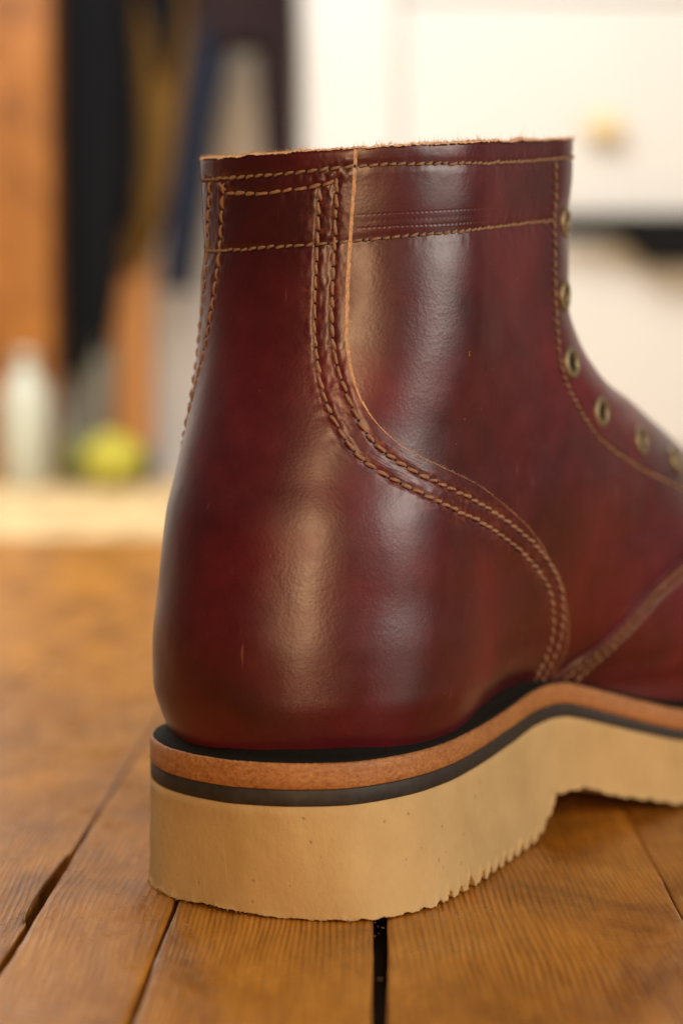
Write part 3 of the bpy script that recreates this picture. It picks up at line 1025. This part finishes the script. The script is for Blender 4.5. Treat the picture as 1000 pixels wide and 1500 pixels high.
M_plast = simple("milky_plastic", (.46, .48, .40), .45, 40, .05, .05)
M_yel = simple("yellow_green_rubber", (.40, .36, .03), .6, 60, .25, .2)
M_yel2 = simple("dark_olive_rubber", (.10, .11, .03), .6, 60, .25, .2)

# white cabinet with two drawers, open gap between them
cab = empty("white_cabinet", (0, 0, 0))
tag(cab, "white cabinet with a small gold handle and a black gap, behind the boot", "cabinet")
yc = 2460
xl, _ = at(443, 600, yc); xs_, _ = at(585, 600, yc); xr = 700
_, zg0 = at(900, 350, yc); _, zg1 = at(900, 313, yc); _, ztop = at(700, -2, yc)
z700 = 3
bbox("side_panel", xl, xs_ - 2, yc - 6, 2900, z700, 1400, M_white, cab, 4)
bbox("carcass", xs_, xr, yc + 26, 2900, z700, 1400, M_shade, cab, 3)  # coloured near black, putting the shade of the drawer gaps into its colour
bbox("drawer_front", xs_ + 1, xr, yc, yc + 24, z700 + 25, zg0, M_white, cab, 5)
bbox("drawer_front", xs_ + 1, xr, yc, yc + 24, zg1, ztop - 2, M_white, cab, 5)
bbox("drawer_front", xs_ + 1, xr, yc + 4, yc + 26, ztop + 3, 1390, M_white, cab, 5)
bbox("base_board", xs_ + 1, xr, yc + 6, yc + 24, z700, z700 + 24, M_white, cab, 2)
hx0, hz = at(855, 186, yc); hx1, _ = at(905, 186, yc)
hd = bbox("handle", hx0, hx1, yc - 26, yc - 14, hz - 13, hz + 12, M_gold, cab, 4)
bbox("handle_post", hx0 + 8, hx0 + 14, yc - 15, yc + 1, hz - 4, hz + 4, M_gold, hd, 1)
bbox("handle_post", hx1 - 14, hx1 - 8, yc - 15, yc + 1, hz - 4, hz + 4, M_gold, hd, 1)


def drape(name, outline, Y, depth, mat, parent=None, folds=5, seed=0, nz=30, nx=18):
    """hanging cloth: rows of (py, px_left, px_right) give its silhouette; a closed, folded body with real depth"""
    ys = [o[0] for o in outline]
    V = []; n = nx
    pys = np.linspace(ys[0], ys[-1], nz)
    for py in pys:
        a = np.interp(py, ys, [o[1] for o in outline]); b = np.interp(py, ys, [o[2] for o in outline])
        x0, z = at(a, py, Y); x1, _ = at(b, py, Y)
        cx, hw = (x0+x1)/2, (x1-x0)/2
        for j in range(2*n):
            an = 2*math.pi*j/(2*n)
            ff = 1 + .22*math.sin(an*folds + seed + .004*py) + .10*math.sin(an*(folds*2+1) + seed*2)
            V.append((cx + hw*math.cos(an), Y + depth*.5*math.sin(an)*ff, z))
    F = []
    m = 2*n
    for i in range(nz - 1):
        for j in range(m):
            A_ = i*m + j; B_ = i*m + (j+1) % m
            F.append((A_, A_ + m, B_ + m, B_))
    F.append(tuple(range(m))); F.append(tuple(range((nz-1)*m, nz*m))[::-1])
    return mesh_obj(name, V, F, mat, parent)


# wooden post on the far left
x0, _ = at(-70, 300, 2300); x1, _ = at(74, 300, 2300)
post = bbox("wooden_post", x0, x1, 2300, 2380, 1.4, 1500, M_post, None, 4)
tag(post, "orange stained upright wooden post at the left edge of the picture", "post")

coat = empty("hanging_coat", (0, 0, 0))
tag(coat, "long black coat hanging beside the orange wooden post", "coat")
drape("body", [(-250, 90, 190), (0, 80, 186), (250, 82, 184), (420, 80, 176), (520, 76, 160)], 2420, 60, M_cloth_b, coat, 5, 1)
drape("sleeve", [(-240, 150, 200), (0, 160, 196), (200, 168, 206), (330, 168, 200)], 2470, 40, M_cloth_b, coat, 3, 2)

jac = empty("hanging_jacket", (0, 0, 0))
tag(jac, "golden brown jacket hanging between the black coat and the dark trousers", "jacket")
drape("body", [(-250, 175, 330), (-20, 186, 300), (60, 188, 290), (160, 200, 280), (260, 205, 262), (330, 170, 240), (400, 140, 215)], 2520, 70, M_cloth_br, jac, 4, 3)
drape("lapel", [(-250, 190, 260), (-20, 205, 262), (60, 220, 258), (110, 232, 246)], 2482, 20, M_cloth_b, jac, 2, 4)

tro = empty("hanging_trousers", (0, 0, 0))
tag(tro, "dark plum trousers hanging with the legs apart in front of the white wall", "trousers")
drape("waist", [(-250, 268, 436), (-40, 272, 436), (70, 282, 437)], 2440, 60, M_cloth_n, tro, 4, 1)
drape("leg", [(40, 280, 345), (120, 268, 330), (200, 258, 314), (300, 244, 302), (425, 236, 284)], 2440, 45, M_navy, tro, 3, 2)
drape("leg", [(40, 372, 437), (160, 380, 436), (300, 388, 436), (430, 390, 434)], 2436, 45, M_cloth_n, tro, 3, 5)

# oak easel leg, a grey bag against it, and the small things on the floor
xa, za_ = at(150, 400, 2500); xb, _ = at(222, 400, 2500); _, zc = at(180, 372, 2500)
tag(bbox("oak_stand", xa, xb, 2500, 2545, 1.4, zc, M_orange, None, 4), "upright orange oak board standing below the golden brown jacket", "board")
bag = drape("grey_bag", [(470, 112, 160), (520, 96, 172), (560, 92, 170), (620, 98, 166), (668, 104, 160)], 2430, 50, M_grey, None, 3, 2)
tag(bag, "slumped grey felt bag leaning on the orange oak board", "bag")
bk = drape("black_pouch", [(488, 66, 120), (505, 62, 134), (535, 62, 132), (548, 66, 124)], 2400, 40, M_shade, None, 3, 4)
tag(bk, "small black pouch hanging under the long black coat", "pouch")


def lathe_obj(name, prof, cx, cy, z0, mat, parent):
    V, F = lathe(prof, 32)
    V = [(cx + a, cy + b, z0 + c) for a, b, c in V]
    F.append(tuple(range(32))[::-1]); F.append(tuple(range((len(prof)-1)*32, len(prof)*32)))
    return mesh_obj(name, V, F, mat, parent)

bot = empty("plastic_bottle", (0, 0, 0))
tag(bot, "milky pale green plastic bottle on the floor by the orange post", "bottle")
yb = 2230; cx, _ = at(38, 600, yb); zf = 1.3; _, zt2 = at(38, 515, yb)
Hb = zt2 - zf; wb = (at(74, 600, yb)[0] - at(4, 600, yb)[0])/2
lathe_obj("body", [(wb*.9, 0), (wb, 3), (wb, Hb*.62), (wb*.85, Hb*.75), (wb*.4, Hb*.86), (wb*.36, Hb*.9)], cx, yb, zf, M_plast, bot)
lathe_obj("cap", [(wb*.42, 0), (wb*.42, Hb*.09), (wb*.36, Hb*.1)], cx, yb, zf + Hb*.9, M_plast, bot)

sh = empty("crumpled_bundle", (0, 0, 0))
tag(sh, "crumpled yellow-green bundle with dark ends on the floor under the oak board", "bundle")
yg = 2200
def lump(name, px0, px1, py0, py1, Y, mat, seed):
    x0, z1 = at(px0, py0, Y); x1, z0 = at(px1, py1, Y); z0 = 1.3
    V, F = [], []; n, m = 18, 28
    cx, cz, a, c = (x0+x1)/2, (z0+z1)/2, (x1-x0)/2, (z1-z0)/2
    for i in range(n + 1):
        th = math.pi*i/n
        for j in range(m):
            ph_ = 2*math.pi*j/m
            d = 1 + .10*math.sin(3*ph_ + seed) * math.sin(th) + .08*math.sin(5*th + 2*ph_ + seed)
            V.append((cx + a*math.sin(th)*math.cos(ph_)*d, Y + a*.7*math.sin(th)*math.sin(ph_)*d, max(z0, cz + c*math.cos(th)*d)))
    for i in range(n):
        for j in range(m):
            F.append((i*m + j, (i+1)*m + j, (i+1)*m + (j+1) % m, i*m + (j+1) % m))
    return mesh_obj(name, V, F, mat, sh)
lump("yellow_part", 118, 206, 636, 697, yg, M_yel, 1)
lump("olive_part", 84, 134, 634, 696, yg + 20, M_yel2, 2)
lump("dark_end", 196, 226, 655, 696, yg + 10, M_navy, 3)

# black bag strap hanging in front of the drawer gap on the right
xs0, zs = at(905, 340, 2400); 
st = drape("black_strap", [(318, 800, 1060), (330, 790, 1080), (342, 800, 1080), (352, 905, 1080), (366, 925, 1060), (388, 945, 1030)], 2425, 26, M_shade, None, 3, 2, nz=16)
tag(st, "black strap hanging across the gap in the white cabinet at the right", "strap")
